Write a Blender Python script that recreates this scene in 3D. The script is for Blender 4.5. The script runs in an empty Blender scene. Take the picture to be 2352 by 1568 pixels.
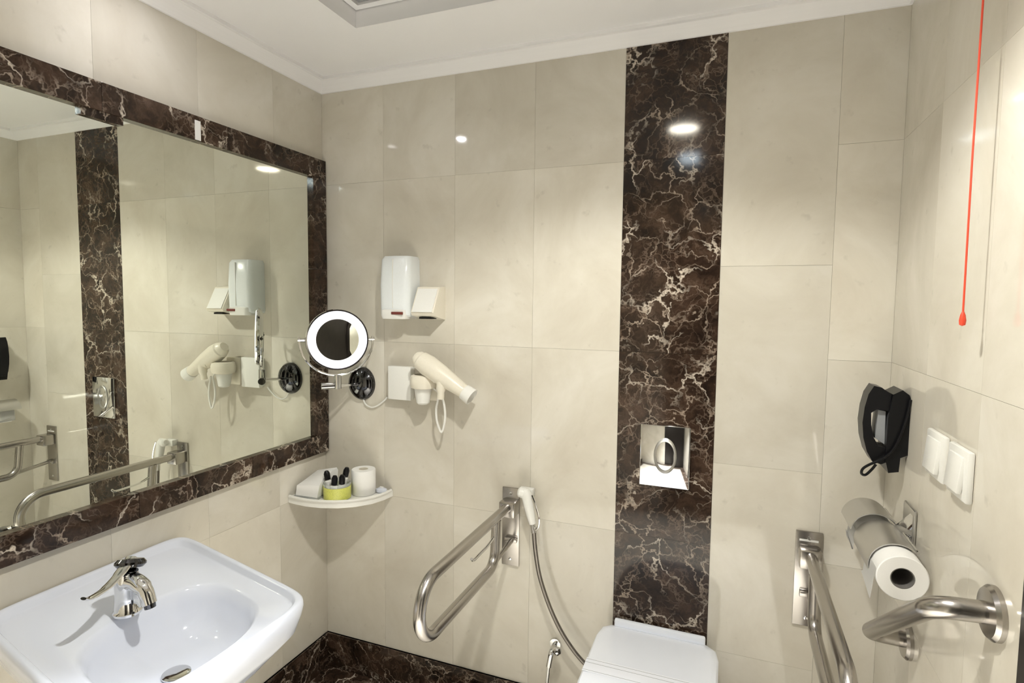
import bpy, bmesh, math, random
from mathutils import Vector, Matrix
random.seed(4)
scene = bpy.context.scene
C = scene.collection

# ------------------------------------------------------------------ camera
CAM = Vector((1.5394, -1.8586, 1.5358)); YAW, PITCH, ROLL, FPX = -0.3689, -0.0686, 0.011, 1291.47
W = 1.969            # right wall plane
HC, HZ = 2.35, 2.39  # bottom of cornice, ceiling
YF = -2.45           # wall behind the camera
_f = Vector((math.sin(YAW)*math.cos(PITCH), math.cos(YAW)*math.cos(PITCH), math.sin(PITCH)))
_r = Vector((math.cos(YAW), -math.sin(YAW), 0)); _u = _r.cross(_f)
_r, _u = _r*math.cos(ROLL)+_u*math.sin(ROLL), -_r*math.sin(ROLL)+_u*math.cos(ROLL)
cam = bpy.data.objects.new('camera', bpy.data.cameras.new('camera')); C.objects.link(cam)
cam.data.sensor_width = 36; cam.data.lens = FPX*36/2352; cam.data.clip_start = 0.02
m = Matrix((( _r.x, _u.x, -_f.x, CAM.x), (_r.y, _u.y, -_f.y, CAM.y), (_r.z, _u.z, -_f.z, CAM.z), (0, 0, 0, 1)))
cam.matrix_world = m
scene.camera = cam
def hit(u, v, ax, val):                      # photo pixel -> point on the plane axis=val
    d = _f + _r*((u-1176)/FPX) - _u*((v-784)/FPX)
    return CAM + d*((val-CAM[ax])/d[ax])

# ------------------------------------------------------------------ world, exposure
wd = bpy.data.worlds.new('world'); scene.world = wd; wd.use_nodes = True
wd.node_tree.nodes['Background'].inputs[0].default_value = (1, .97, .93, 1)
wd.node_tree.nodes['Background'].inputs[1].default_value = 0.05
vs = scene.view_settings
vs.view_transform = 'Standard'; vs.look = 'None'; vs.gamma = 1; vs.use_curve_mapping = False
vs.exposure = 0.8
POWER_WARM, POWER_COOL, POWER_TWIN = 38.0, 0.45, 30.0     # the room's three ceiling lamps
LAMP_WARM, LAMP_COOL, LAMP_TWIN = (1.30, -1.03), (0.21, -0.82), (1.29, -1.60)

# ------------------------------------------------------------------ materials
def mat(name, col=(.8, .8, .8), rough=.5, metal=0, spec=.5, **kw):
    mt = bpy.data.materials.new(name); mt.use_nodes = True
    b = mt.node_tree.nodes['Principled BSDF']
    b.inputs['Base Color'].default_value = (*col, 1); b.inputs['Roughness'].default_value = rough
    b.inputs['Metallic'].default_value = metal; b.inputs['Specular IOR Level'].default_value = spec
    for k, v in kw.items(): b.inputs[k.replace('_', ' ')].default_value = v
    return mt
def nd(mt, t, **ins):
    n = mt.node_tree.nodes.new(t)
    for k, v in ins.items():
        if k in n.inputs: n.inputs[k].default_value = v
        else: setattr(n, k, v)
    return n
def lk(mt, a, ao, b, bi): mt.node_tree.links.new(a.outputs[ao], b.inputs[bi])
def ramp(mt, stops):
    r = nd(mt, 'ShaderNodeValToRGB'); e = r.color_ramp.elements
    while len(e) < len(stops): e.new(.5)
    for el, (p, c) in zip(e, stops): el.position = p; el.color = (*c, 1)
    return r
def stone(name, stops, rough, scale=3.0, vary=.085):
    mt = mat(name, rough=rough); b = mt.node_tree.nodes['Principled BSDF']
    g = nd(mt, 'ShaderNodeNewGeometry'); oi = nd(mt, 'ShaderNodeObjectInfo')
    off = nd(mt, 'ShaderNodeVectorMath', operation='ADD'); lk(mt, g, 'Position', off, 0)
    cm = nd(mt, 'ShaderNodeCombineXYZ'); mm = nd(mt, 'ShaderNodeMath', operation='MULTIPLY'); mm.inputs[1].default_value = 37
    lk(mt, oi, 'Random', mm, 0); lk(mt, mm, 0, cm, 0); lk(mt, mm, 0, cm, 1); lk(mt, mm, 0, cm, 2); lk(mt, cm, 0, off, 1)
    n = nd(mt, 'ShaderNodeTexNoise', Scale=scale, Detail=7.0, Roughness=.62, Distortion=.6); lk(mt, off, 0, n, 'Vector')
    r = ramp(mt, stops); lk(mt, n, 'Fac', r, 0)
    # small fossil flecks
    v = nd(mt, 'ShaderNodeTexNoise', Scale=26.0, Detail=3.0); lk(mt, off, 0, v, 'Vector')
    vr = ramp(mt, [(.66, (0, 0, 0)), (.78, (1, 1, 1))]); lk(mt, v, 'Fac', vr, 0)
    mx = nd(mt, 'ShaderNodeMix', data_type='RGBA'); mx.inputs['B'].default_value = (*[c*.72 for c in stops[0][1]], 1)
    sc = nd(mt, 'ShaderNodeMath', operation='MULTIPLY'); sc.inputs[1].default_value = .35; lk(mt, vr, 0, sc, 0)
    lk(mt, sc, 0, mx, 'Factor'); lk(mt, r, 0, mx, 'A')
    hs = nd(mt, 'ShaderNodeHueSaturation'); mr = nd(mt, 'ShaderNodeMapRange'); mr.inputs[3].default_value = 1-vary; mr.inputs[4].default_value = 1+vary*.6
    lk(mt, oi, 'Random', mr, 0); lk(mt, mr, 0, hs, 'Value'); lk(mt, mx, 'Result', hs, 'Color'); lk(mt, hs, 0, b, 'Base Color')
    return mt
def emperador(name, rough=.085):
    mt = mat(name, rough=rough, spec=.3); b = mt.node_tree.nodes['Principled BSDF']
    g = nd(mt, 'ShaderNodeNewGeometry'); oi = nd(mt, 'ShaderNodeObjectInfo')
    mm = nd(mt, 'ShaderNodeMath', operation='MULTIPLY'); mm.inputs[1].default_value = 61; lk(mt, oi, 'Random', mm, 0)
    cm = nd(mt, 'ShaderNodeCombineXYZ'); lk(mt, mm, 0, cm, 0); lk(mt, mm, 0, cm, 2)
    off = nd(mt, 'ShaderNodeVectorMath', operation='ADD'); lk(mt, g, 'Position', off, 0); lk(mt, cm, 0, off, 1)
    dn = nd(mt, 'ShaderNodeTexNoise', Scale=5.5, Detail=5.0, Roughness=.6); lk(mt, off, 0, dn, 'Vector')
    ds = nd(mt, 'ShaderNodeVectorMath', operation='SCALE'); ds.inputs['Scale'].default_value = .26; lk(mt, dn, 'Color', ds, 0)
    wv = nd(mt, 'ShaderNodeVectorMath', operation='ADD'); lk(mt, off, 0, wv, 0); lk(mt, ds, 0, wv, 1)
    n = nd(mt, 'ShaderNodeTexNoise', Scale=9.0, Detail=8.0, Roughness=.7); lk(mt, wv, 0, n, 'Vector')
    base = ramp(mt, [(.36, (.012, .0075, .0055)), (.50, (.030, .018, .012)), (.62, (.060, .036, .024)), (.78, (.13, .085, .06))]); lk(mt, n, 'Fac', base, 0)
    last = base; out = 0
    for s_, w, amt, col, ms, lo, hi in ((6.5, .028, 1.0, (.60, .52, .43), 6.0, .46, .60), (11.0, .036, .85, (.40, .32, .25), 8.0, .42, .60), (24.0, .07, .45, (.24, .17, .125), 9.0, .40, .62)):
        vo = nd(mt, 'ShaderNodeTexVoronoi', feature='DISTANCE_TO_EDGE', Scale=s_); lk(mt, wv, 0, vo, 'Vector')
        vr = ramp(mt, [(0, (1, 1, 1)), (w, (0, 0, 0))]); lk(mt, vo, 'Distance', vr, 0)
        mk = nd(mt, 'ShaderNodeTexNoise', Scale=ms, Detail=3.0); lk(mt, off, 0, mk, 'Vector')
        mkr = ramp(mt, [(lo, (0, 0, 0)), (hi, (1, 1, 1))]); lk(mt, mk, 'Fac', mkr, 0)
        f = nd(mt, 'ShaderNodeMath', operation='MULTIPLY'); lk(mt, vr, 0, f, 0); lk(mt, mkr, 0, f, 1)
        f2 = nd(mt, 'ShaderNodeMath', operation='MULTIPLY'); f2.inputs[1].default_value = amt; lk(mt, f, 0, f2, 0)
        mx = nd(mt, 'ShaderNodeMix', data_type='RGBA'); mx.inputs['B'].default_value = (*col, 1)
        lk(mt, f2, 0, mx, 'Factor'); lk(mt, last, out, mx, 'A'); last, out = mx, 'Result'
    lk(mt, last, out, b, 'Base Color')
    return mt
def noisy(name, col, rough, amp=.04, scale=60, **kw):
    mt = mat(name, col, rough, **kw); b = mt.node_tree.nodes['Principled BSDF']
    n = nd(mt, 'ShaderNodeTexNoise', Scale=float(scale), Detail=3.0)
    r = ramp(mt, [(.3, tuple(c*(1-amp) for c in col)), (.7, tuple(min(1, c*(1+amp)) for c in col))])
    lk(mt, n, 'Fac', r, 0); lk(mt, r, 0, b, 'Base Color'); return mt
def brushed(name, col, r0, r1):
    mt = mat(name, col, r0, 1); b = mt.node_tree.nodes['Principled BSDF']
    n = nd(mt, 'ShaderNodeTexNoise', Scale=90.0, Detail=2.0); mr = nd(mt, 'ShaderNodeMapRange')
    mr.inputs[3].default_value = r0; mr.inputs[4].default_value = r1
    lk(mt, n, 'Fac', mr, 0); lk(mt, mr, 0, b, 'Roughness'); return mt
def glow(name, col, strength):
    mt = mat(name, col, .4); b = mt.node_tree.nodes['Principled BSDF']
    b.inputs['Emission Color'].default_value = (*col, 1); b.inputs['Emission Strength'].default_value = strength; return mt
M = dict(
    beige=stone('beige_marble', [(.28, (.57, .525, .44)), (.5, (.645, .605, .52)), (.72, (.72, .685, .61))], .055),
    joint=mat('joint_grout', (.58, .52, .44), .8),
    dark=emperador('dark_emperador_marble'),
    darkjoint=mat('dark_grout', (.10, .08, .065), .8),
    plaster=noisy('white_ceiling_plaster', (.90, .89, .90), .75, .01, 8),
    mirror=mat('mirror_silver', (.88, .91, .835), .0, 1),
    ceramic=noisy('white_ceramic', (.69, .72, .81), .07, .01, 5),
    seatwhite=noisy('white_seat_plastic', (.86, .89, .97), .12, .01, 5),
    bandwhite=noisy('white_band_paper', (.86, .88, .95), .7, .02, 90),
    plastic=noisy('white_plastic', (.80, .79, .75), .3, .015, 30),
    cream=noisy('cream_plastic', (.78, .73, .62), .32, .02, 30),
    bluewhite=noisy('cool_white_plastic', (.80, .83, .84), .22, .015, 30),
    paper=noisy('white_paper', (.84, .83, .81), .85, .03, 120),
    steel=brushed('brushed_steel', (.46, .435, .41), .23, .27),
    chrome=brushed('chrome', (.74, .74, .74), .03, .07),
    satin=brushed('satin_grey_metal', (.62, .61, .59), .32, .42),
    darkchrome=brushed('dark_chrome', (.10, .10, .105), .05, .1),
    black=noisy('black_plastic', (.006, .006, .007), .3, .2, 40, spec=.25),
    blackwood=noisy('dark_door_wood', (.012, .009, .008), .35, .3, 14),
    grey=noisy('grey_panel', (.30, .31, .32), .5, .05, 20),
    hole=mat('dark_gap', (.015, .014, .012), .9),
    red=noisy('red_cord', (.78, .07, .03), .5, .1, 200),
    green=noisy('yellow_green_band', (.60, .62, .14), .35, .45, 70),
    redmark=mat('dark_red_mark', (.16, .03, .02), .5),
    ring=glow('lit_ring', (.95, .95, 1), .28),
    hose=brushed('grey_metal_hose', (.22, .20, .18), .3, .45),
    glassy=mat('clear_plastic', (.92, .95, .93), .06, Transmission_Weight=.75, IOR=1.3),
    core=noisy('grey_card', (.16, .15, .14), .9, .1, 60),
    line=mat('grey_print', (.33, .34, .36), .6),
    lampw=glow('warm_lamp', (1, .93, .78), 60), lampc=glow('cool_lamp', (.96, .98, 1), 45), lampt=glow('twin_lamp', (.80, .92, 1), 14),
)

# ------------------------------------------------------------------ builders
def tagged(o, label=None, cat=None, group=None, kind=None):
    for k, v in (('label', label), ('category', cat), ('group', group), ('kind', kind)):
        if v: o[k] = v
    return o
def empty(name, loc, label, cat, group=None):
    o = bpy.data.objects.new(name, None); C.objects.link(o); o.location = loc; o.empty_display_size = .05
    return tagged(o, label, cat, group)
def world_loc(o):
    l = Vector(o.location)
    while o.parent: o = o.parent; l += o.location
    return l
def obj(name, bm, mt, parent=None, smooth=True, angle=35, bevel=0, loc=None):
    """world-space bmesh -> one mesh object (child of parent)"""
    if bevel:
        bmesh.ops.bevel(bm, geom=[e for e in bm.edges if len(e.link_faces) == 2 and e.calc_face_angle(0) > .6], offset=bevel, segments=2, affect='EDGES', profile=.5)
    bmesh.ops.recalc_face_normals(bm, faces=bm.faces)
    if loc is None:
        if parent is not None: loc = world_loc(parent)
        else: loc = Vector((0, 0, 0))
    bmesh.ops.translate(bm, verts=bm.verts, vec=-Vector(loc))
    me = bpy.data.meshes.new(name); bm.to_mesh(me); bm.free()
    me.materials.append(M[mt] if isinstance(mt, str) else mt)
    if smooth:
        for p in me.polygons: p.use_smooth = True
        me.set_sharp_from_angle(angle=math.radians(angle))
    o = bpy.data.objects.new(name, me); C.objects.link(o)
    if parent is not None:
        o.parent = parent; o.location = Vector(loc)-world_loc(parent)
    else: o.location = loc
    return o
def B(): return bmesh.new()
def box(bm, x0, x1, y0, y1, z0, z1, rot=None, about=None):
    r = bmesh.ops.create_cube(bm, size=1)['verts']
    for v in r: v.co = Vector((x0+(v.co.x+.5)*(x1-x0), y0+(v.co.y+.5)*(y1-y0), z0+(v.co.z+.5)*(z1-z0)))
    if rot is not None: bmesh.ops.rotate(bm, verts=r, cent=about or Vector(((x0+x1)/2, (y0+y1)/2, (z0+z1)/2)), matrix=rot)
    return bm
def frame(d):
    d = d.normalized(); a = Vector((0, 0, 1)) if abs(d.z) < .9 else Vector((1, 0, 0))
    s = a.cross(d).normalized(); return s, d.cross(s)
def fillet(pts, rad, seg=8):
    pts = [Vector(p) for p in pts]; out = [pts[0]]
    rads = rad if isinstance(rad, (list, tuple)) else [rad]*(len(pts)-2)
    for a, b, c, r in zip(pts, pts[1:], pts[2:], rads):
        d1, d2 = (a-b).normalized(), (c-b).normalized(); th = d1.angle(d2)
        if th > math.pi-.02: out.append(b); continue
        t = min(r/math.tan(th/2), (a-b).length*.499, (c-b).length*.499); r = t*math.tan(th/2)
        bis = (d1+d2).normalized(); cen = b+bis*(r/math.sin(th/2))
        p, q = b+d1*t-cen, b+d2*t-cen; ang = p.angle(q); ax = p.cross(q).normalized()
        for i in range(seg+1): out.append(cen+Matrix.Rotation(ang*i/seg, 3, ax) @ p)
    return out+[pts[-1]]
def spline(pts, n=8):
    pts = [Vector(p) for p in pts]; P = [2*pts[0]-pts[1]]+pts+[2*pts[-1]-pts[-2]]; out = []
    for i in range(1, len(P)-2):
        a, b, c, d = P[i-1:i+3]
        for k in range(n):
            t = k/n; out.append(.5*((2*b)+(c-a)*t+(2*a-5*b+4*c-d)*t*t+(3*b-a-3*c+d)*t**3))
    return out+[pts[-1]]
def tube(bm, pts, r, seg=14, caps=True, flat=1.0):
    pts = [Vector(p) for p in pts]; n = len(pts); rr = r if isinstance(r, (list, tuple)) else [r]*n
    s, u = frame(pts[1]-pts[0]); prev = None; rings = []
    for i, p in enumerate(pts):
        d = (pts[min(i+1, n-1)]-pts[max(i-1, 0)]).normalized()
        if prev is not None:
            q = prev.rotation_difference(d); s = q @ s; u = q @ u
        prev = d
        rings.append([bm.verts.new(p+(s*math.cos(2*math.pi*k/seg)+u*math.sin(2*math.pi*k/seg)*flat)*rr[i]) for k in range(seg)])
    for a, b in zip(rings, rings[1:]):
        for k in range(seg): bm.faces.new((a[k], a[(k+1) % seg], b[(k+1) % seg], b[k]))
    if caps: bm.faces.new(rings[0][::-1]); bm.faces.new(rings[-1])
    return bm
def lathe(bm, prof, o, ax, seg=28, sx=1.0, sy=1.0):
    o = Vector(o); ax = Vector(ax).normalized(); s, u = frame(ax); rings = []
    for r, h in prof:
        if r < 1e-6: rings.append([bm.verts.new(o+ax*h)])
        else: rings.append([bm.verts.new(o+ax*h+(s*math.cos(2*math.pi*k/seg)*sx+u*math.sin(2*math.pi*k/seg)*sy)*r) for k in range(seg)])
    for a, b in zip(rings, rings[1:]):
        for k in range(seg):
            k2 = (k+1) % seg
            f = [a[k % len(a)], a[k2 % len(a)], b[k2 % len(b)], b[k % len(b)]]
            f = list(dict.fromkeys(f))
            if len(f) > 2: bm.faces.new(f)
    if len(rings[0]) > 2 and len(rings[-1]) > 2:            # annular profile: close it on itself
        a, b = rings[-1], rings[0]
        for k in range(seg): bm.faces.new((a[k], a[(k+1) % seg], b[(k+1) % seg], b[k]))
        return bm
    for rg, rv in ((rings[0], True), (rings[-1], False)):
        if len(rg) > 2: bm.faces.new(rg[::-1] if rv else rg)
    return bm
def prism(bm, poly, d):
    d = Vector(d); a = [bm.verts.new(p) for p in poly]; b = [bm.verts.new(Vector(p)+d) for p in poly]
    bm.faces.new(a); bm.faces.new(b[::-1]); n = len(a)
    for i in range(n): bm.faces.new((a[i], b[i], b[(i+1) % n], a[(i+1) % n]))
    return bm
def loft(bm, loops, cap0=True, cap1=True):
    R = [[bm.verts.new(p) for p in l] for l in loops]; n = len(R[0])
    for a, b in zip(R, R[1:]):
        for k in range(n): bm.faces.new((a[k], a[(k+1) % n], b[(k+1) % n], b[k]))
    if cap0: bm.faces.new(R[0][::-1])
    if cap1: bm.faces.new(R[-1])
    return bm

# ------------------------------------------------------------------ setting: walls of separate stone tiles
TH = .010; GAP = .00028
def slab_tile(parent, mt, mn, mx, name='tile'):
    bm = box(B(), mn[0], mx[0], mn[1], mx[1], mn[2], mx[2])
    c = (Vector(mn)+Vector(mx))/2
    return obj(name, bm, mt, parent, smooth=False, loc=c)
def struct(name, bm, mt, loc=(0, 0, 0)): return tagged(obj(name, bm, mt, None, smooth=False, loc=loc), kind='structure')
ROWS_A = [.1437, .77, 1.38, 1.995, HC+.03]
ROWS_B = [.1437, .43, 1.04, 1.655, HC+.03]
wall_back = struct('wall_back', box(B(), -.12, W+.12, TH, .12, 0, 2.55), 'joint')
S1, S2 = 1.2022, 1.5064
cols = [(0, .287, 0), (.287, .592, 0), (.592, .897, 0), (.897, S1, 0), (S1, S2, 2), (S2, 1.8105, 1), (1.8105, W, 0)]
for a, b, k in cols:
    rows = ROWS_B if k == 1 else ROWS_A
    for z0, z1 in zip(rows, rows[1:]):
        slab_tile(wall_back, 'dark' if k == 2 else 'beige', (a+GAP, -.0012 if k == 2 else 0, z0+GAP), (b-GAP, TH, z1-GAP), 'dark_marble_tile' if k == 2 else 'tile')
wall_left = struct('wall_left', box(B(), -.12, -TH, YF-.12, TH, 0, 2.55), 'joint')
ys = [0, -.257, -.562, -.867, -1.172, -1.477, -1.782, -2.087, YF]
for a, b in zip(ys, ys[1:]):
    for z0, z1 in zip(ROWS_A, ROWS_A[1:]):
        slab_tile(wall_left, 'beige', (-TH, b+GAP, z0+GAP), (0, a-GAP, z1-GAP))
DR0, DR1 = -.815, -1.72                     # door in the right wall
bm = box(B(), W+TH, W+.12, DR0, TH, 0, 2.55); box(bm, W+TH, W+.12, YF-.12, DR1, 0, 2.55); box(bm, W+TH, W+.12, DR1, DR0, 2.05, 2.55)
wall_right = struct('wall_right', bm, 'joint')
ys = [0, -.305, -.61, DR0]
for a, b in zip(ys, ys[1:]):
    for z0, z1 in zip(ROWS_A, ROWS_A[1:]):
        slab_tile(wall_right, 'beige', (W, b+GAP, z0+GAP), (W+TH, a-GAP, z1-GAP))
slab_tile(wall_right, 'beige', (W, YF, .1437), (W+TH, DR1, HC+.03)); slab_tile(wall_right, 'beige', (W, DR1, 2.05), (W+TH, DR0, HC+.03))
bm = box(B(), 0, 1.10, YF-.12, YF, 0, 2.55); box(bm, 1.10, W, YF-.12, YF, 2.05, 2.55)
wall_front = struct('wall_front', bm, 'beige')
# doors (dark wood)
d1 = struct('door_1', box(B(), W+.03, W+.07, DR1+.05, DR0-.05, 0, 2.02), 'blackwood')
bm = box(B(), W-.004, W+.12, DR0-.05, DR0-.001, 0, 2.05); box(bm, W-.004, W+.12, DR1+.001, DR1+.05, 0, 2.05); box(bm, W-.004, W+.12, DR1+.05, DR0-.05, 2.02, 2.05)
obj('door_frame', bm, 'blackwood', d1, smooth=False)
obj('door_handle', tube(B(), fillet([(W+.03, DR0-.12, 1.02), (W-.02, DR0-.12, 1.02), (W-.02, DR0-.24, 1.02)], .02), .009), 'steel', d1)
d2 = struct('door_2', box(B(), 1.15, W-.05, YF-.06, YF-.02, 0, 2.0), 'blackwood')
bm = box(B(), 1.10, 1.15, YF-.12, YF+.004, 0, 2.05); box(bm, W-.05, W, YF-.12, YF+.004, 0, 2.05); box(bm, 1.15, W-.05, YF-.12, YF+.004, 2.0, 2.05)
obj('door_frame', bm, 'blackwood', d2, smooth=False)
# skirting
def skirting(name, axis, a0, a1, cuts, plane, sgn):
    w = .012
    if axis == 'x': bm = box(B(), a0, a1, plane, plane+sgn*.006, .002, .1437)
    else: bm = box(B(), plane, plane+sgn*.006, a0, a1, .002, .1437)
    s = struct(name, bm, 'darkjoint')
    for c0, c1 in zip(cuts, cuts[1:]):
        if axis == 'x': mn, mx = (min(c0, c1)+GAP, min(plane, plane+sgn*w), .0015), (max(c0, c1)-GAP, max(plane, plane+sgn*w), .1437)
        else: mn, mx = (min(plane, plane+sgn*w), min(c0, c1)+GAP, .0015), (max(plane, plane+sgn*w), max(c0, c1)-GAP, .1437)
        slab_tile(s, 'dark', mn, mx, 'dark_marble_tile')
skirting('baseboard_back', 'x', 0, W, [0, .287, .592, .897, S1, S2, 1.81, W], 0, -1)
skirting('baseboard_left', 'y', YF, -.012, [-.012, -.257, -.562, -.867, -1.172, -1.477, -1.782, -2.087, YF], 0, 1)
skirting('baseboard_right', 'y', DR0, -.012, [-.012, -.305, -.61, DR0], W, -1)
# floor
fl = struct('floor', box(B(), -.12, W+.12, YF-.12, .12, -.1, -.008), 'darkjoint')
xs = [0, .16, .49, .82, 1.15, 1.48, W-.16, W]; ys = [0, -.16, -.49, -.82, -1.15, -1.48, -1.81, -2.14, YF+.16, YF]
for a, b in zip(xs, xs[1:]):
    for c, d in zip(ys, ys[1:]):
        edge = a == xs[0] or b == xs[-1] or c == ys[0] or d == ys[-1]
        slab_tile(fl, 'dark' if edge else 'beige', (a+.001, d+.001, -.008), (b-.001, c-.001, 0), 'border_tile' if edge else 'floor_tile')
# ceiling with a square recess
TX0, TX1, TY0, TY1, TZ = .413, 1.04, -.334, -.94, HZ+.058
bm = B()
for x0, x1, y0, y1 in ((-.12, TX0, YF-.12, .12), (TX1, W+.12, YF-.12, .12), (TX0, TX1, TY0, .12), (TX0, TX1, YF-.12, TY1)):
    box(bm, x0, x1, y0, y1, HZ, HZ+.12)
box(bm, TX0, TX1, TY1, TY0, TZ+.012, HZ+.12)
ceiling = struct('ceiling', bm, 'plaster')
def cornice(name, prof, path):
    bm = B(); loops = []
    for (px, py, nx, ny) in path: loops.append([(px+nx*o, py+ny*o, z) for o, z in prof])
    loft(bm, loops); return tagged(obj(name, bm, 'plaster', None, angle=25), kind='structure')
PR = [(0, HC), (.008, HC), (.046, HC+.029), (.060, HC+.029), (.060, HZ), (0, HZ)]
cornice('trim_1', PR, [(0, 0, 1, -1), (W, 0, -1, -1)])
cornice('trim_2', PR, [(0, 0, 1, -1), (0, YF, 1, 1)])
cornice('trim_3', PR, [(W, 0, -1, -1), (W, YF, -1, 1)])
cornice('trim_4', PR, [(0, YF, 1, 1), (W, YF, -1, 1)])

# ------------------------------------------------------------------ ceiling fittings
h = empty('ceiling_hatch', (TX0+.3, TY0-.3, TZ), 'grey access panel in a white frame inside the square ceiling recess', 'hatch')
bm = B()
for x0, x1, y0, y1 in ((TX0+.004, TX0+.026, TY1+.004, TY0-.004), (TX1-.026, TX1-.004, TY1+.004, TY0-.004), (TX0+.026, TX1-.026, TY0-.026, TY0-.004), (TX0+.026, TX1-.026, TY1+.004, TY1+.026)):
    box(bm, x0, x1, y0, y1, TZ-.006, TZ+.011)
obj('frame', bm, 'plaster', h, smooth=False)
obj('panel', box(B(), TX0+.033, TX1-.033, TY1+.033, TY0-.030, TZ, TZ+.010), 'grey', h, smooth=False)
obj('gap', box(B(), TX0+.026, TX1-.026, TY1+.026, TY0-.026, TZ+.008, TZ+.011), 'hole', h, smooth=False)
def downlight(name, xy, r, mt, label, lampmat):
    e = empty(name, (xy[0], xy[1], HZ), label, 'light')
    obj('trim_ring', lathe(B(), [(r*.8, -.001), (r*.82, -.010), (r*1.08, -.008), (r*1.2, 0), (r*.8, 0)], (xy[0], xy[1], HZ), (0, 0, 1)), 'plastic', e)
    obj('lamp_disc', lathe(B(), [(0, -.0035), (r*.79, -.0035), (r*.79, -.0008), (0, -.0008)], (xy[0], xy[1], HZ), (0, 0, 1)), lampmat, e)
    return e
def light(kind, name, xy, parent, power, col, size, z=HZ-.014, **kw):
    l = bpy.data.lights.new(name, kind); l.energy = power; l.color = col
    if kind == 'AREA': l.shape = 'DISK'; l.size = size
    else: l.shadow_soft_size = size
    for k, v in kw.items(): setattr(l, k, v)
    o = bpy.data.objects.new(name, l); C.objects.link(o); o.parent = parent; o.location = (0, 0, z-HZ); return o
a = downlight('recessed_downlight', LAMP_WARM, .085, None, 'round warm recessed downlight in the ceiling before the toilet', 'lampw')
light('SPOT', 'lamp', LAMP_WARM, a, POWER_WARM, (1, 1, .94), .03, spot_size=math.radians(135), spot_blend=.35)
b_ = downlight('recessed_downlight', LAMP_COOL, .032, None, 'round cool white downlight in the ceiling over the washbasin', 'lampc')
light('AREA', 'lamp', LAMP_COOL, b_, POWER_COOL, (.96, .94, 1), .035)
t = empty('twin_tube_downlight', (LAMP_TWIN[0], LAMP_TWIN[1], HZ), 'square ceiling light with two bluish white tubes', 'light')
tx, ty = LAMP_TWIN
bm = B()
for x0, x1, y0, y1 in ((-.09, -.07, -.12, .12), (.07, .09, -.12, .12), (-.07, .07, .10, .12), (-.07, .07, -.12, -.10)): box(bm, tx+x0, tx+x1, ty+y0, ty+y1, HZ-.008, HZ)
obj('frame', bm, 'plastic', t, smooth=False)
obj('backing', box(B(), tx-.07, tx+.07, ty-.10, ty+.10, HZ-.002, HZ), 'satin', t, smooth=False)
for dy in (-.055, .055): obj('tube', tube(B(), [(tx-.05, ty+dy, HZ-.014), (tx+.05, ty+dy, HZ-.014)], .012), 'lampt', t)
for dy in (-.055, .055):
    o = light('AREA', 'lamp', LAMP_TWIN, t, POWER_TWIN/2, (.96, .98, 1), .09, z=HZ-.029)
    o.data.spread = math.radians(68); o.data.shape = 'RECTANGLE'; o.data.size_y = .022; o.location.y = dy

# ------------------------------------------------------------------ wall mirror in a marble frame
MY0, MY1, MZ0, MZ1, FW, FT = -.003, -2.0, .922, 2.088, .074, .020
wm = empty('wall_mirror', (0, -1.0, MZ0), 'large rectangular wall mirror framed in dark brown marble above the washbasin', 'mirror')
obj('mirror_glass', box(B(), 0.0004, .005, MY1+FW-.002, MY0-FW+.002, MZ0+FW-.002, MZ1-FW+.002), 'mirror', wm, smooth=False)
def fpiece(y0, y1, z0, z1): obj('frame_piece', box(B(), 0.0004, FT, y0, y1, z0, z1), 'dark', wm, smooth=False, bevel=.0012)
cuts = [MY0, -.47, -.86, -1.25, -1.62, MY1]
for c0, c1 in zip(cuts, cuts[1:]): fpiece(c1+.0005, c0-.0005, MZ1-FW, MZ1)
cuts = [MY0, -.40, -.80, -1.2, -1.6, MY1]
for c0, c1 in zip(cuts, cuts[1:]): fpiece(c1+.0005, c0-.0005, MZ0, MZ0+FW)
for yy in (MY0, MY1+FW):
    zc = [MZ0+FW, 1.30, 1.66, MZ1-FW]
    for z0, z1 in zip(zc, zc[1:]): fpiece(yy-FW, yy, z0+.0005, z1-.0005)
obj('frame_highlight', box(B(), .012, FT+.0006, -.592, -.572, MZ1-FW+.002, MZ1-.014), 'paper', wm, smooth=False)  # white piece standing in for the bright reflection at a frame joint
obj('dark_block', box(B(), .005, FT-.004, -.91, -.805, MZ1-FW-.020, MZ1-FW), 'dark', wm, smooth=False)  # small dark block hung under the top frame

# ------------------------------------------------------------------ washbasin
bs = empty('washbasin', (.0, -1.0, .60), 'white ceramic washbasin hung on the wall under the mirror', 'washbasin')
N = 64; YB, SK, TL = -.914, .18, .050
def rim(scale, dz, ex=11.0):
    out = []
    for k in range(N):
        a = 2*math.pi*k/N; c, s = math.cos(a), math.sin(a)
        u = math.copysign(abs(c)**(2/ex), c); v = .5+.5*math.copysign(abs(s)**(2/ex), s)
        u *= scale; v = .5+(v-.5)*scale
        x = .003+v*(.585+.014*(1-u*u)); out.append((x, YB-SK*x+u*(.256-.002*v), .826-TL*x+dz))
    return out
def bowl(scale, dz, cx=.385, rx=.150, ry=.180, flat=None):
    out = []
    for k in range(N):
        a = 2*math.pi*k/N; c, s = math.cos(a), math.sin(a)
        u = math.copysign(abs(c)**(2/2.6), c); v = math.copysign(abs(s)**(2/2.6), s)
        x = cx+v*rx*scale; out.append((x, YB-SK*x+u*ry*scale, .826-TL*(x if flat is None else flat)+dz))
    return out
loops = [bowl(.3, -.20, .26), bowl(.75, -.175, .27), rim(.80, -.13, 5), rim(.94, -.075), rim(.985, -.035), rim(1.0, -.014), rim(.993, -.003), rim(.975, 0), rim(.945, 0), rim(.930, -.004), rim(.915, -.016), rim(.90, -.019, 9)]
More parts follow.
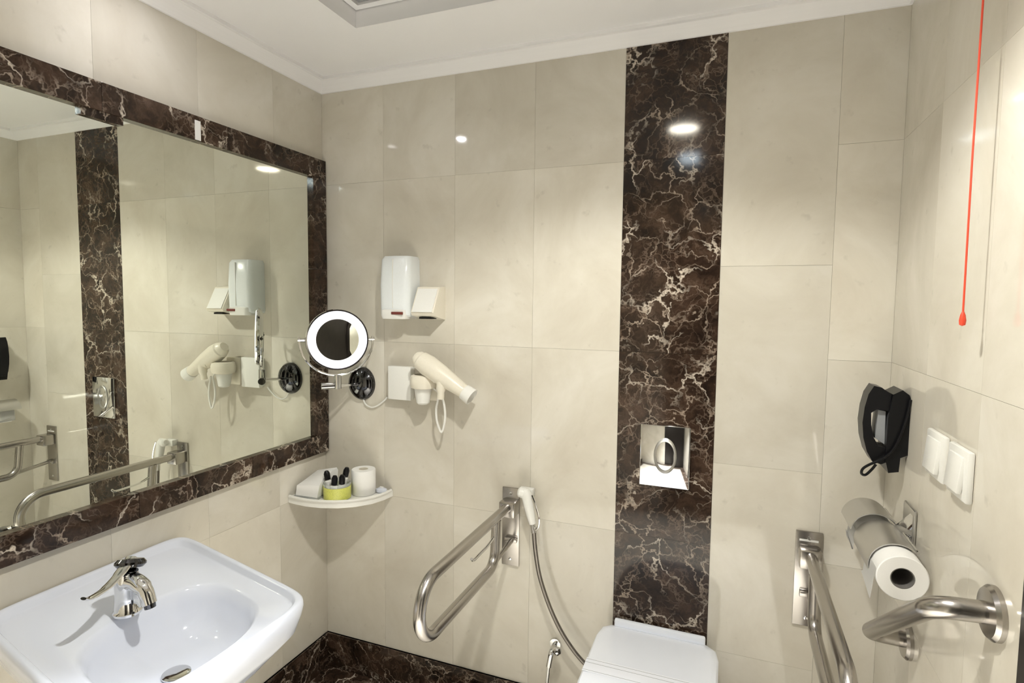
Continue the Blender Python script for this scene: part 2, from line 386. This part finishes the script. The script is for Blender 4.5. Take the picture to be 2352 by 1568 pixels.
loops += [bowl(1.06, -.021), bowl(1.0, -.028), bowl(.94, -.055), bowl(.85, -.095), bowl(.66, -.122, flat=.36), bowl(.40, -.131, flat=.36), bowl(.13, -.134, flat=.36)]
obj('basin', loft(B(), loops), 'ceramic', bs, angle=50)
obj('drain', lathe(B(), [(0, 0), (.026, 0), (.030, .002), (.030, .005), (.022, .007), (0, .004)], (.385, -.983, .6765), (0, 0, 1)), 'chrome', bs)
obj('waste_pipe', tube(B(), fillet([(.30, -1.0, .63), (.30, -1.0, .42), (.02, -1.0, .42)], .05), .018), 'chrome', bs)
tp = empty('basin_tap', (.24, -.99, .7985), 'chrome single lever mixer tap on the washbasin', 'tap')
zb = .7985
obj('body', lathe(B(), [(0, 0), (.030, 0), (.031, .006), (.027, .012), (.025, .05), (.026, .085), (.024, .098), (.018, .102), (0, .102)], (.24, -.99, zb), (0, 0, 1)), 'chrome', tp)
sp_ = obj('spout', tube(B(), spline([(.238, -.99, zb+.072), (.268, -.99, zb+.080), (.300, -.99, zb+.066), (.314, -.99, zb+.036)], 5), [.021]*5+[.019]*5+[.0165]*6, seg=18), 'chrome', tp)
obj('aerator', lathe(B(), [(0, 0), (.012, 0), (.0125, .010), (0, .010)], (.3165, -.99, zb+.027), (-.25, 0, 1)), 'darkchrome', sp_)
obj('handle_cap', lathe(B(), [(0, 0), (.024, 0), (.030, .007), (.030, .012), (.024, .019), (0, .022)], (.238, -.98, zb+.104), (-.18, .30, 1), sx=1.15), 'darkchrome', tp)
lv = tube(B(), spline([(.236, -.975, zb+.125), (.262, -1.02, zb+.112), (.285, -1.065, zb+.104), (.30, -1.108, zb+.105), (.302, -1.122, zb+.112)], 5), [.013]*6+[.011]*5+[.009]*5+[.008]*5, flat=.38)
obj('lever', lv, 'chrome', tp)

# ------------------------------------------------------------------ toilet
XT = 1.356
to = empty('wall_hung_toilet', (XT, 0, .1), 'white wall hung toilet with its lid closed in front of the dark marble strip', 'toilet')
def tl(hb, hw, y0, y1, z, n=48, cy=.5):
    """rounded plan: back half-width hb, full half-width hw, from y0 (wall) to y1 (front)"""
    pts = []; yc = y1+hw*1.05
    side = [(hb, y0), (hb+(hw-hb)*.75, y0-.02), (hw, y0-.07)]
    k = 20
    arc = [(hw*math.cos(a), yc-hw*1.05*math.sin(a)) for a in [math.pi*i/k for i in range(k+1)]]
    half = side+[(hw, (y0-.07+yc)/2)]
    pts = half+arc+[(-x, y) for x, y in half[::-1]]
    return [(XT+x, y, z) for x, y in pts]
loops = [tl(.06, .085, -.0, -.22, .12), tl(.10, .115, -.0, -.34, .15), tl(.13, .15, -.0, -.44, .24), tl(.155, .175, -.0, -.51, .36), tl(.160, .180, -.0, -.53, .405), tl(.158, .177, -.0, -.528, .415)]
obj('bowl', loft(B(), loops), 'ceramic', to, angle=50)
loops = [tl(.150, .180, -.035, -.532, .416), tl(.152, .183, -.033, -.535, .420), tl(.152, .183, -.033, -.535, .433), tl(.150, .181, -.035, -.533, .436)]
obj('seat', loft(B(), loops), 'seatwhite', to, angle=50)
loops = [tl(.152, .184, -.033, -.536, .437), tl(.155, .188, -.030, -.540, .441), tl(.155, .188, -.030, -.540, .453), tl(.150, .182, -.036, -.534, .460), tl(.135, .165, -.05, -.517, .462)]
obj('lid', loft(B(), loops), 'seatwhite', to, angle=40)
obj('hinge_bar', box(B(), 1.212, 1.503, -.030, -.012, .405, .478), 'seatwhite', to, bevel=.006)
pb = empty('paper_band', (XT, -.26, .4622), 'white paper strip with thin grey lines across the toilet lid', 'paper band')
obj('strip', box(B(), XT-.186, XT+.186, -.305, -.240, .4622, .4627), 'bandwhite', pb, smooth=False)
for y in (-.246, -.262, -.298): obj('printed_line', box(B(), XT-.186, XT+.186, y-.0013, y, .4627, .4629), 'line', pb, smooth=False)
# flush plate
fp = empty('flush_plate', (1.358, 0, .944), 'chrome flush plate with oval button on the dark marble strip', 'flush plate')
fpp = obj('plate', box(B(), 1.279, 1.437, -.0105, -.0015, .944, 1.146), 'chrome', fp, bevel=.003)
obj('button_rim', lathe(B(), [(.034, -.001), (.036, .003), (.033, .006), (.029, .004), (.029, -.001)], (1.360, -.0105, 1.048), (0, -1, 0), seg=40, sx=1.0, sy=1.62), 'satin', fp)
obj('button', lathe(B(), [(0, .0), (.0285, 0), (.0285, .003), (.018, .0048), (0, .0055)], (1.360, -.0105, 1.048), (0, -1, 0), seg=40, sx=1.0, sy=1.62), 'chrome', fp)

# ------------------------------------------------------------------ folding grab rails
def rail(x, x0, x1, z0, z1, zt, zl, label, hook):
    e = empty('folding_grab_rail', ((x0+x1)/2, 0, z0), label, 'grab rail', 'folding grab rails beside the toilet')
    wp = obj('wall_plate', box(B(), x0, x1, -.008, 0, z0, z1), 'steel', e, bevel=.002)
    obj('hinge_block', box(B(), x-.030, x+.030, -.062, -.008, zt-.035, zt+.020), 'steel', e, bevel=.006)
    path = fillet([(x, -.05, zt), (x, -.655, zt), (x, -.655, zl), (x, -.165, zl), (x, -.150, zt-.01)], [.079, .079, .055], 12)
    obj('rail_tube', tube(B(), path, .0165, seg=18), 'steel', e)
    obj('support_rod', tube(B(), [(x, -.20, zl+.006), (x+.006, -.012, zl+.030)], .0085), 'steel', e)
    obj('pivot', box(B(), x-.022, x+.024, -.022, -.008, zl+.020, zl+.038), 'steel', e, bevel=.003)
    for zz in (z0+.025, z1-.02): obj('screw', lathe(B(), [(0, 0), (.006, 0), (.005, .002), (0, .0028)], ((x0+x1)/2, -.008, zz), (0, -1, 0), seg=12), 'chrome', wp)
    if hook: obj('paper_hook', tube(B(), spline([(x, -.155, .758), (x-.004, -.21, .742), (x-.006, -.27, .738), (x-.006, -.318, .738), (x-.006, -.333, .748)], 5), .0045, seg=8), 'chrome', e)
    else: obj('label_strip', box(B(), x0+.010, x1-.012, -.0092, -.008, z1-.030, z1-.024), 'paper', e, smooth=False)
rail(.830, .793, .859, .584, .872, .815, .655, 'brushed steel folding grab rail with a small hook, beside the hand shower', True)
rail(1.785, 1.748, 1.821, .571, .863, .803, .645, 'brushed steel folding grab rail under the paper roll holder', False)

# angled grab bar on the right wall
g = empty('angled_grab_bar', (W, -.725, .98), 'brushed steel angled grab bar on the wall next to the dark door', 'grab bar')
path = fillet([(W, -.727, 1.030), (1.882, -.727, 1.026), (1.882, -.305, .742), (W, -.295, .735)], [.04, .04], 10)
obj('bar_tube', tube(B(), path, .0185, seg=20), 'steel', g)
for y, z in ((-.727, 1.030), (-.295, .735)):
    obj('wall_flange', lathe(B(), [(0, 0), (.045, 0), (.045, .008), (.040, .014), (.020, .016), (0, .016)], (W, y, z), (-1, 0, 0), seg=32), 'steel', g)

# ------------------------------------------------------------------ hand shower, hose, valve
s = empty('hand_shower', (.90, 0, .75), 'white hand bidet shower with grey hose hanging on the wall beside the grab rail', 'hand shower')
obj('holder', box(B(), .862, .915, -.030, 0, .853, .882), 'plastic', s, bevel=.004)
obj('handle', tube(B(), [(.897, -.052, .890), (.902, -.054, .872), (.914, -.054, .82), (.926, -.054, .772)], [.012, .019, .017, .012], seg=16), 'plastic', s)
obj('spray_head', lathe(B(), [(0, 0), (.017, 0), (.019, .01), (.017, .028), (.010, .034), (0, .034)], (.903, -.050, .872), (-.75, -.1, .16), seg=18), 'plastic', s)
obj('trigger', tube(B(), spline([(.925, -.062, .876), (.940, -.062, .84), (.951, -.060, .80), (.948, -.058, .765), (.934, -.055, .752)], 5), .0042, seg=8), 'chrome', s)
obj('connector', tube(B(), [(.925, -.054, .775), (.931, -.053, .742)], [.008, .0105]), 'chrome', s)
hp = [hit(u, v, 1, y) for u, v, y in ((1226, 1216, -.053), (1230, 1265, -.052), (1240, 1325, -.05), (1262, 1392, -.05), (1288, 1448, -.05), (1315, 1490, -.048), (1338, 1518, -.045))]
hp += [Vector((1.135, -.042, .295)), Vector((1.165, -.036, .27))]
obj('hose', tube(B(), spline(hp, 6), .0075, seg=10), 'hose', s)
v = empty('angle_valve', (1.005, 0, .30), 'small chrome angle valve low on the wall beside the toilet', 'valve')
obj('wall_flange', lathe(B(), [(0, 0), (.022, 0), (.020, .006), (.010, .008), (0, .008)], (1.0, 0, .325), (0, -1, 0), seg=20), 'chrome', v)
obj('body', tube(B(), fillet([(1.0, -.004, .325), (1.0, -.048, .325), (.992, -.052, .27)], .014), .0095, seg=12), 'chrome', v)
obj('knob', lathe(B(), [(0, 0), (.010, 0), (.014, .006), (.014, .018), (.009, .024), (0, .024)], (1.010, -.048, .330), (.8, -.35, .25), seg=16), 'chrome', v)
obj('supply_pipe', tube(B(), spline([(.992, -.052, .275), (.988, -.054, .22), (.985, -.050, .16), (.985, -.035, .10), (.985, -.013, .07)], 5), .006, seg=10), 'chrome', v)

# ------------------------------------------------------------------ makeup mirror
mc = Vector((.193, -.161, 1.393)); nn = Vector((.72, -.69, .03)).normalized(); side = Vector((.69, .72, 0)).normalized(); up = nn.cross(side)*-1
if up.z < 0: up = -up
k = empty('makeup_mirror', (.185, 0, 1.15), 'round lit makeup mirror in a chrome yoke on a swing arm', 'mirror')
obj('ring_light', lathe(B(), [(.076, .006), (.078, .012), (.102, .012), (.106, .006), (.106, 0), (.076, 0)], mc, nn, seg=48), 'ring', k)
obj('housing', lathe(B(), [(0, -.016), (.09, -.014), (.110, -.004), (.113, .003), (.111, .008), (.1065, .008), (.1065, -.001), (0, -.001)], mc, nn, seg=48), 'chrome', k)
obj('mirror_face', lathe(B(), [(0, .0015), (.02, .0018), (.04, .0027), (.06, .0042), (.077, .006), (.077, 0), (0, 0)], mc, nn, seg=48), 'mirror', k, angle=60)
yk = [mc-nn*.012+(side*math.cos(a)+up*math.sin(a))*.132 for a in [math.radians(175+10*i) for i in range(20)]]
obj('yoke', tube(B(), yk, .0042, seg=8), 'chrome', k)
for sg in (-1, 1): obj('pivot_pin', tube(B(), [mc-nn*.012+side*sg*.108, mc-nn*.012+side*sg*.137], .006, seg=10), 'chrome', k)
pb_ = mc-nn*.012-up*.132; arm_z = 1.222
obj('post', tube(B(), [pb_+Vector((0, 0, .002)), Vector((pb_.x, pb_.y, arm_z-.012))], .013, seg=16), 'chrome', k)
p0 = Vector((pb_.x, pb_.y, arm_z)); dv = Vector((.185, -.03, 1.21))-p0
obj('arm', tube(B(), [p0, Vector((.185, -.028, 1.21))], .006, seg=12), 'chrome', k)
obj('arm_knob', tube(B(), [p0-side*.012, p0-side*.058], [.012, .0135], seg=16), 'chrome', k)
obj('wall_base', lathe(B(), [(.060, 0), (.060, .006), (.052, .020), (.030, .031), (0, .036)], (.185, 0, 1.210), (0, -1, 0), seg=40, sx=1, sy=1.1), 'darkchrome', k)
obj('cable', tube(B(), spline([(.192, -.006, 1.148), (.205, -.008, 1.128), (.232, -.008, 1.118), (.262, -.008, 1.128), (.292, -.008, 1.150), (.306, -.008, 1.165)], 5), .003, seg=8), 'plastic', k)

# ------------------------------------------------------------------ dispensers and hair dryer on the back wall
sd = empty('soap_dispenser', (.36, 0, 1.47), 'tall bluish white wall dispenser with rounded front and red mark above the makeup mirror base', 'dispenser')
def dsec(z, x0, x1, d, r):
    pts = [(x0, 0), (x0, -d+r)]
    pts += [(x0+r-r*math.cos(a), -d+r-r*math.sin(a)) for a in [math.pi/2*i/6 for i in range(1, 6)]]
    pts += [(x0+r, -d), ((x0+x1)/2, -d-.006), (x1-r, -d)]
    pts += [(x1-r+r*math.sin(a), -d+r-r*math.cos(a)) for a in [math.pi/2*i/6 for i in range(1, 6)]]
    pts += [(x1, -d+r), (x1, 0)]
    return [(x, y, z) for x, y in pts]
obj('body', loft(B(), [dsec(1.480, 0.324, 0.441, .075, .024), dsec(1.487, 0.318, 0.445, .083, .026), dsec(1.60, 0.318, 0.446, .086, .026), dsec(1.690, 0.320, 0.445, .080, .026), dsec(1.703, 0.327, 0.439, .070, .022)]), 'bluewhite', sd, angle=40)
obj('push_lever', loft(B(), [dsec(1.472, 0.330, 0.433, .088, .02), dsec(1.484, 0.328, 0.435, .092, .02), dsec(1.504, 0.328, 0.435, .091, .02), dsec(1.508, 0.332, 0.431, .084, .02)]), 'plastic', sd, angle=40)
obj('red_mark', box(B(), .383, .430, -.0992, -.090, 1.4885, 1.4985), 'redmark', sd, bevel=.002)
obj('seam', box(B(), .3845, .3862, -.0925, -.080, 1.512, 1.690), 'plastic', sd, smooth=False)
td = empty('tissue_dispenser', (.49, 0, 1.47), 'small white wedge shaped wall dispenser next to the tall rounded one', 'dispenser')
prof = [(0, 1.594), (-.042, 1.590), (-.090, 1.497), (-.084, 1.486), (0, 1.470)]
obj('body', prism(B(), [(.462, y, z) for y, z in prof], (.092, 0, 0)), 'cream', td, bevel=.005)
obj('front_panel', prism(B(), [(.468, y-.003, z) for y, z in [(-.046, 1.584), (-.090, 1.499), (-.084, 1.499), (-.040, 1.584)]], (.080, 0, 0)), 'plastic', td, smooth=False)
obj('outlet', box(B(), .484, .534, -.07, -.03, 1.474, 1.481), 'hole', td, smooth=False)
jb = empty('junction_box', (.36, 0, 1.165), 'square white electrical box on the wall between makeup mirror base and hair dryer', 'box')
q0, q1 = hit(891, 916, 1, -.034), hit(943, 843, 1, -.034)
obj('cover', box(B(), q0.x, q1.x, -.034, -.012, q0.z, q1.z), 'plastic', jb, bevel=.003)
obj('back_box', box(B(), q0.x+.004, q1.x-.004, -.014, 0, q0.z+.004, q1.z-.004), 'plastic', jb, smooth=False)
hd = empty('hair_dryer', (.50, 0, 1.20), 'white hair dryer lying in its wall holder with the cord hanging down', 'hair dryer')
hx = hit(972, 880, 1, -.06)
obj('wall_bracket', box(B(), .455, .535, -.012, 0, 1.165, 1.285), 'cream', hd, bevel=.004)
cupx, cupy = .497, -.060
obj('holder_ring', lathe(B(), [(.034, 0), (.046, .004), (.050, .018), (.050, .034), (.046, .048), (.034, .052)], (cupx, cupy, 1.218), (0, 0, 1), seg=28), 'cream', hd)
obj('holder_cup', lathe(B(), [(0, 0), (.018, 0), (.024, .006), (.033, .062), (0, .062)], (cupx-.002, cupy, 1.160), (0, 0, 1), seg=24), 'plastic', hd)
A0, A1 = hit(962, 824, 1, -.075), hit(1084, 912, 1, -.072); ax = A1-A0; L = ax.length
br_ = obj('barrel', lathe(B(), [(0, 0), (.026, 0), (.036, .010), (.041, .045), (.038, L*.42), (.030, L*.70), (.026, L*.84), (.026, L*.86), (0, L*.86)], A0, ax, seg=26, sy=.95), 'cream', hd)
obj('nozzle', lathe(B(), [(.020, L*.84), (.028, L*.86), (.031, L*1.0), (.027, L*1.0), (.020, L*.88)], A0, ax, seg=26), 'plastic', br_)
obj('intake_grille', lathe(B(), [(0, -.018), (.020, -.016), (.029, -.004), (.031, .006), (0, .006)], A0, ax, seg=26), 'cream', br_)
obj('handle', tube(B(), spline([A0+ax*.34+Vector((0, -.01, -.02)), hit(1012, 868, 1, -.09), hit(1013, 895, 1, -.088), hit(1012, 915, 1, -.085)], 4), [.021]*5+[.017]*4+[.013]*4, seg=14), 'cream', hd)
cd = [hit(u, v_, 1, -.06) for u, v_ in ((1014, 905), (1021, 935), (1022, 965), (1014, 992), (1004, 968), (1002, 938), (1008, 905), (995, 890))]
obj('cord', tube(B(), spline(cd, 6), .0042, seg=8), 'plastic', hd)

# ------------------------------------------------------------------ corner shelf and what stands on it
ZS = .792
outl = [(0.0003, -.0003), (0.0003, -.214), (.04, -.220), (.09, -.222), (.15, -.214), (.21, -.192), (.262, -.155), (.300, -.105), (.318, -.05), (.324, -.0003)]
sh = empty('corner_shelf', (.1, -.1, ZS), 'white rounded corner shelf below the mirror corner', 'shelf')
obj('shelf_board', prism(B(), [(x, y, ZS-.022) for x, y in outl], (0, 0, .022)), 'plastic', sh, bevel=.005)
rimp = spline([(x, y, ZS+.004) for x, y in outl[1:]], 4)
obj('shelf_lip', tube(B(), [Vector((min(max(p.x, .006), .32), min(p.y, -.006), p.z)) for p in rimp], .0055, seg=8), 'plastic', sh)
obj('bracket', prism(B(), [(0.0003, -.0003, ZS-.022), (.13, -.0003, ZS-.022), (0.0003, -.0003, ZS-.06), (0.0003, -.10, ZS-.022)][:3], (0, -.012, 0)), 'ceramic', sh, smooth=False)
tc = Vector((.178, -.152, ZS))
cu = empty('toiletry_cup', tc, 'clear cup with a yellow green band full of black capped bottles on the corner shelf', 'cup')
obj('cup_wall', lathe(B(), [(0, .0005), (.046, .0005), (.048, .004), (.050, .062), (.048, .062), (.046, .005), (0, .005)], tc, (0, 0, 1), seg=32), 'glassy', cu)
obj('band', lathe(B(), [(.0486, .004), (.0500, .004), (.0512, .050), (.0498, .050)], tc, (0, 0, 1), seg=32), 'green', cu)
for dx, dy, lx, ly, hh, lab in ((-.026, -.006, -.25, .05, .062, 'black capped bottle in the banded cup leaning towards the tissue pack'), (.000, -.024, .10, .0, .054, 'shortest black capped bottle in the banded cup, against its front'),
        (.006, .010, .22, .10, .078, 'tallest black capped bottle rising out of the banded cup'), (.026, -.010, .10, -.05, .058, 'black capped bottle in the banded cup on the paper roll side')):
    base = tc+Vector((dx, dy, .006)); d = Vector((lx, ly, 1)).normalized()
    bo = empty('toiletry_bottle', base, lab, 'bottle', 'toiletry bottles in the cup')
    obj('bottle_body', lathe(B(), [(0, 0), (.0115, 0), (.0125, .004), (.0125, hh-.006), (.008, hh), (0, hh)], base, d, seg=16), 'plastic', bo)
    obj('cap', lathe(B(), [(0, hh), (.0112, hh), (.0115, hh+.024), (.007, hh+.034), (0, hh+.036)], base, d, seg=16), 'black', bo)
ro = empty('spare_paper_roll', (.236, -.068, ZS), 'spare white paper roll standing upright on the corner shelf', 'paper roll')
obj('paper', lathe(B(), [(.018, .001), (.044, .001), (.046, .004), (.046, .092), (.044, .096), (.018, .096)], (.236, -.068, ZS), (0, 0, 1), seg=32), 'paper', ro)
obj('core', lathe(B(), [(.0165, .001), (.0185, .001), (.0185, .0962), (.0165, .0962)], (.236, -.068, ZS), (0, 0, 1), seg=24), 'cream', ro)
pk = empty('folded_tissue_pack', (.075, -.13, ZS), 'white folded tissue pack leaning on a small clear tray on the corner shelf', 'tissue pack')
bm = B(); 
loops = [[(.022, -.200, ZS+.006), (.120, -.196, ZS+.006), (.112, -.070, ZS+.006), (.018, -.075, ZS+.006)], [(.020, -.190, ZS+.040), (.122, -.184, ZS+.050), (.116, -.068, ZS+.078), (.016, -.070, ZS+.060)], [(.030, -.165, ZS+.052), (.118, -.160, ZS+.068), (.112, -.072, ZS+.088), (.022, -.075, ZS+.068)]]
obj('pack', loft(bm, loops), 'paper', pk, bevel=.006)
obj('tray', box(B(), .016, .126, -.205, -.066, ZS+.0005, ZS+.005), 'glassy', pk, bevel=.001)
sp = empty('small_soap', (.297, -.035, ZS), 'small wrapped white soap at the right end of the corner shelf', 'soap')
sp['label'] = 'small white wrapped soap lying on the corner shelf beside the paper roll'
obj('soap_bar', lathe(B(), [(0, .0005), (.014, .0005), (.018, .006), (.017, .014), (.009, .019), (0, .020)], (.295, -.035, ZS), (0, 0, 1), seg=20, sx=1.0, sy=1.3), 'ceramic', sp)
obj('wrapper_fold', box(B(), .288, .302, -.040, -.030, ZS+.0195, ZS+.0225), 'paper', sp, smooth=False)

# ------------------------------------------------------------------ wall telephone
ph = empty('wall_telephone', (W, -.16, 1.09), 'black wall telephone with handset and looped cord above the paper roll holder', 'telephone')
YP = -.200
def pl(pts, y=YP): return [hit(u, v_, 1, y) for u, v_ in pts]
basepx = [(2052, 906), (2074, 896), (2090, 908), (2097, 925), (2094, 1000), (2088, 1046), (2068, 1052), (2064, 1084), (2040, 1086), (2034, 1058), (2036, 1020), (2040, 960)]
pts = pl(basepx); pts = [Vector((min(p.x, W), p.y, p.z)) for p in pts]
obj('base', prism(B(), pts, (0, .085, 0)), 'black', ph, bevel=.004)
arcpx = [(2048, 906), (2026, 890), (2008, 886), (1995, 905), (1986, 935), (1981, 970), (1983, 1005), (1991, 1037), (2004, 1060), (2024, 1066), (2040, 1060), (2040, 1030), (2018, 1024), (2007, 1005), (2001, 975), (2001, 948), (2014, 940), (2044, 944)]
obj('handset', prism(B(), pl(arcpx, YP+.008), (0, .060, 0)), 'black', ph, bevel=.005)
obj('gap_block', prism(B(), [p+Vector((0, .02, 0)) for p in pl([(2022, 944), (2039, 948), (2036, 1024), (2014, 1010)])], (0, .05, 0)), 'grey', ph, smooth=False)  # grey block filling the gap behind the handset, where the wall shows
cp = pl([(2092, 918), (2082, 960), (2066, 1005), (2048, 1036), (2022, 1056), (1998, 1066), (1982, 1076), (1979, 1087), (1988, 1090), (2002, 1078), (2012, 1066)], YP-.007)
obj('cord', tube(B(), spline(cp, 6), .0034, seg=8), 'black', ph)

# ------------------------------------------------------------------ light switches
for y0, y1, lab in ((-.372, -.478, 'white light switch nearer the wall telephone'), (-.505, -.606, 'white light switch nearer the red pull cord')):
    e = empty('light_switch', (W, (y0+y1)/2, 1.172), lab, 'switch', 'light switches on the right wall')
    pt = obj('plate', box(B(), W-.012, W, y1, y0, 1.172, 1.270), 'plastic', e, bevel=.004)
    obj('rocker', box(B(), W-.019, W-.010, y1+.016, y0-.016, 1.186, 1.256, rot=Matrix.Rotation(math.radians(5), 3, 'Y')), 'plastic', e, bevel=.002)

# ------------------------------------------------------------------ double toilet roll holder
AX, AZ, RC = 1.911, .945, .0565
rh = empty('toilet_roll_holder', (W, -.26, .95), 'double toilet roll holder with grey metal cover flaps', 'roll holder')
obj('wall_plate', box(B(), W-.008, W, -.305, -.215, .965, 1.055), 'satin', rh, bevel=.005)
def flap(y0, y1, a0, a1, dx, dz, tilt):
    bm = B(); n = 14; o = []; i_ = []
    for j in range(n+1):
        a = math.radians(a0+(a1-a0)*j/n)
        o.append((AX+dx+RC*math.cos(a), AZ+dz+RC*math.sin(a))); i_.append((AX+dx+(RC-.0022)*math.cos(a), AZ+dz+(RC-.0022)*math.sin(a)))
    poly = o+i_[::-1]
    prism(bm, [(x, y0, z) for x, z in poly], (0, y1-y0, 0))
    bmesh.ops.rotate(bm, verts=bm.verts, cent=(AX+.03, y0, AZ+.05), matrix=Matrix.Rotation(math.radians(tilt), 3, 'Y'))
    return obj('cover_flap', bm, 'satin', rh, angle=30)
flap(-.388, -.232, 48, 190, 0, 0, 0)
flap(-.228, -.100, 48, 185, .002, .004, 14)
obj('hinge_rod', tube(B(), [(AX+.039, -.392, AZ+.0435), (AX+.039, -.098, AZ+.0435)], .0035, seg=8), 'chrome', rh)
bm = prism(B(), [(W-.006, -.30, 1.045), (W-.006, -.30, .985), (W-.024, -.29, .983), (AX+.030, -.262, .990), (AX+.030, -.262, .996)], (0, .02, 0))
obj('arm', bm, 'chrome', rh, bevel=.002)
obj('spindle_post', tube(B(), [(W-.005, -.262, .978), (AX, -.262, AZ)], .006, seg=8), 'chrome', rh)
obj('spindle_bar', tube(B(), [(AX, -.385, AZ), (AX, -.130, AZ)], .006, seg=10), 'chrome', rh)
def roll(y0, y1, r, label, tail):
    e = empty('toilet_roll', (AX, (y0+y1)/2, AZ-r), label, 'toilet roll', 'toilet rolls in the double holder')
    L_ = y1-y0
    obj('paper', lathe(B(), [(.0235, 0), (r-.002, 0), (r, .002), (r, L_-.002), (r-.002, L_), (.0235, L_)], (AX, y0, AZ), (0, 1, 0), seg=40), 'paper', e)
    obj('core', lathe(B(), [(.0215, .0008), (.0235, .0008), (.0235, L_-.0008), (.0215, L_-.0008)], (AX, y0, AZ), (0, 1, 0), seg=28), 'core', e)
    if tail:
        z0_ = AZ-.005; xl = AX-r-.0012
        prof = [(xl+.001, z0_+.02), (xl-.0015, z0_), (xl-.004, z0_-.03), (xl-.007, z0_-tail)]
        bm = B(); a_ = [bm.verts.new((x, y0+.004, z)) for x, z in prof]; b2 = [bm.verts.new((x, y1-.004, z+(.022 if i == 3 else 0))) for i, (x, z) in enumerate(prof)]
        for i in range(3): bm.faces.new((a_[i], a_[i+1], b2[i+1], b2[i]))
        bmesh.ops.solidify(bm, geom=bm.faces[:], thickness=.0008)
        obj('hanging_sheet', bm, 'paper', e)
roll(-.440, -.338, .0500, 'white toilet roll sticking out of the holder with its hollow core showing', .055)
roll(-.222, -.122, .0480, 'white toilet roll under the raised cover flap near the back wall', .03)

# ------------------------------------------------------------------ red emergency pull cord
pc = empty('emergency_pull_cord', (1.930, -.622, 1.50), 'thin red emergency pull cord hanging from the ceiling by the right wall', 'pull cord')
obj('cord', tube(B(), [(1.930, -.622, 1.522), (1.929, -.621, 1.8), (1.930, -.622, HZ-.012)], .0017, seg=8), 'red', pc)
obj('bead', lathe(B(), [(0, 0), (.0045, .002), (.0055, .010), (.004, .020), (.0018, .026), (0, .026)], (1.930, -.622, 1.503), (0, 0, 1), seg=14), 'red', pc)
obj('ceiling_switch', lathe(B(), [(0, -.018), (.012, -.018), (.026, -.012), (.028, 0), (0, 0)], (1.900, -.622, HZ), (0, 0, 1), seg=24), 'plastic', pc)
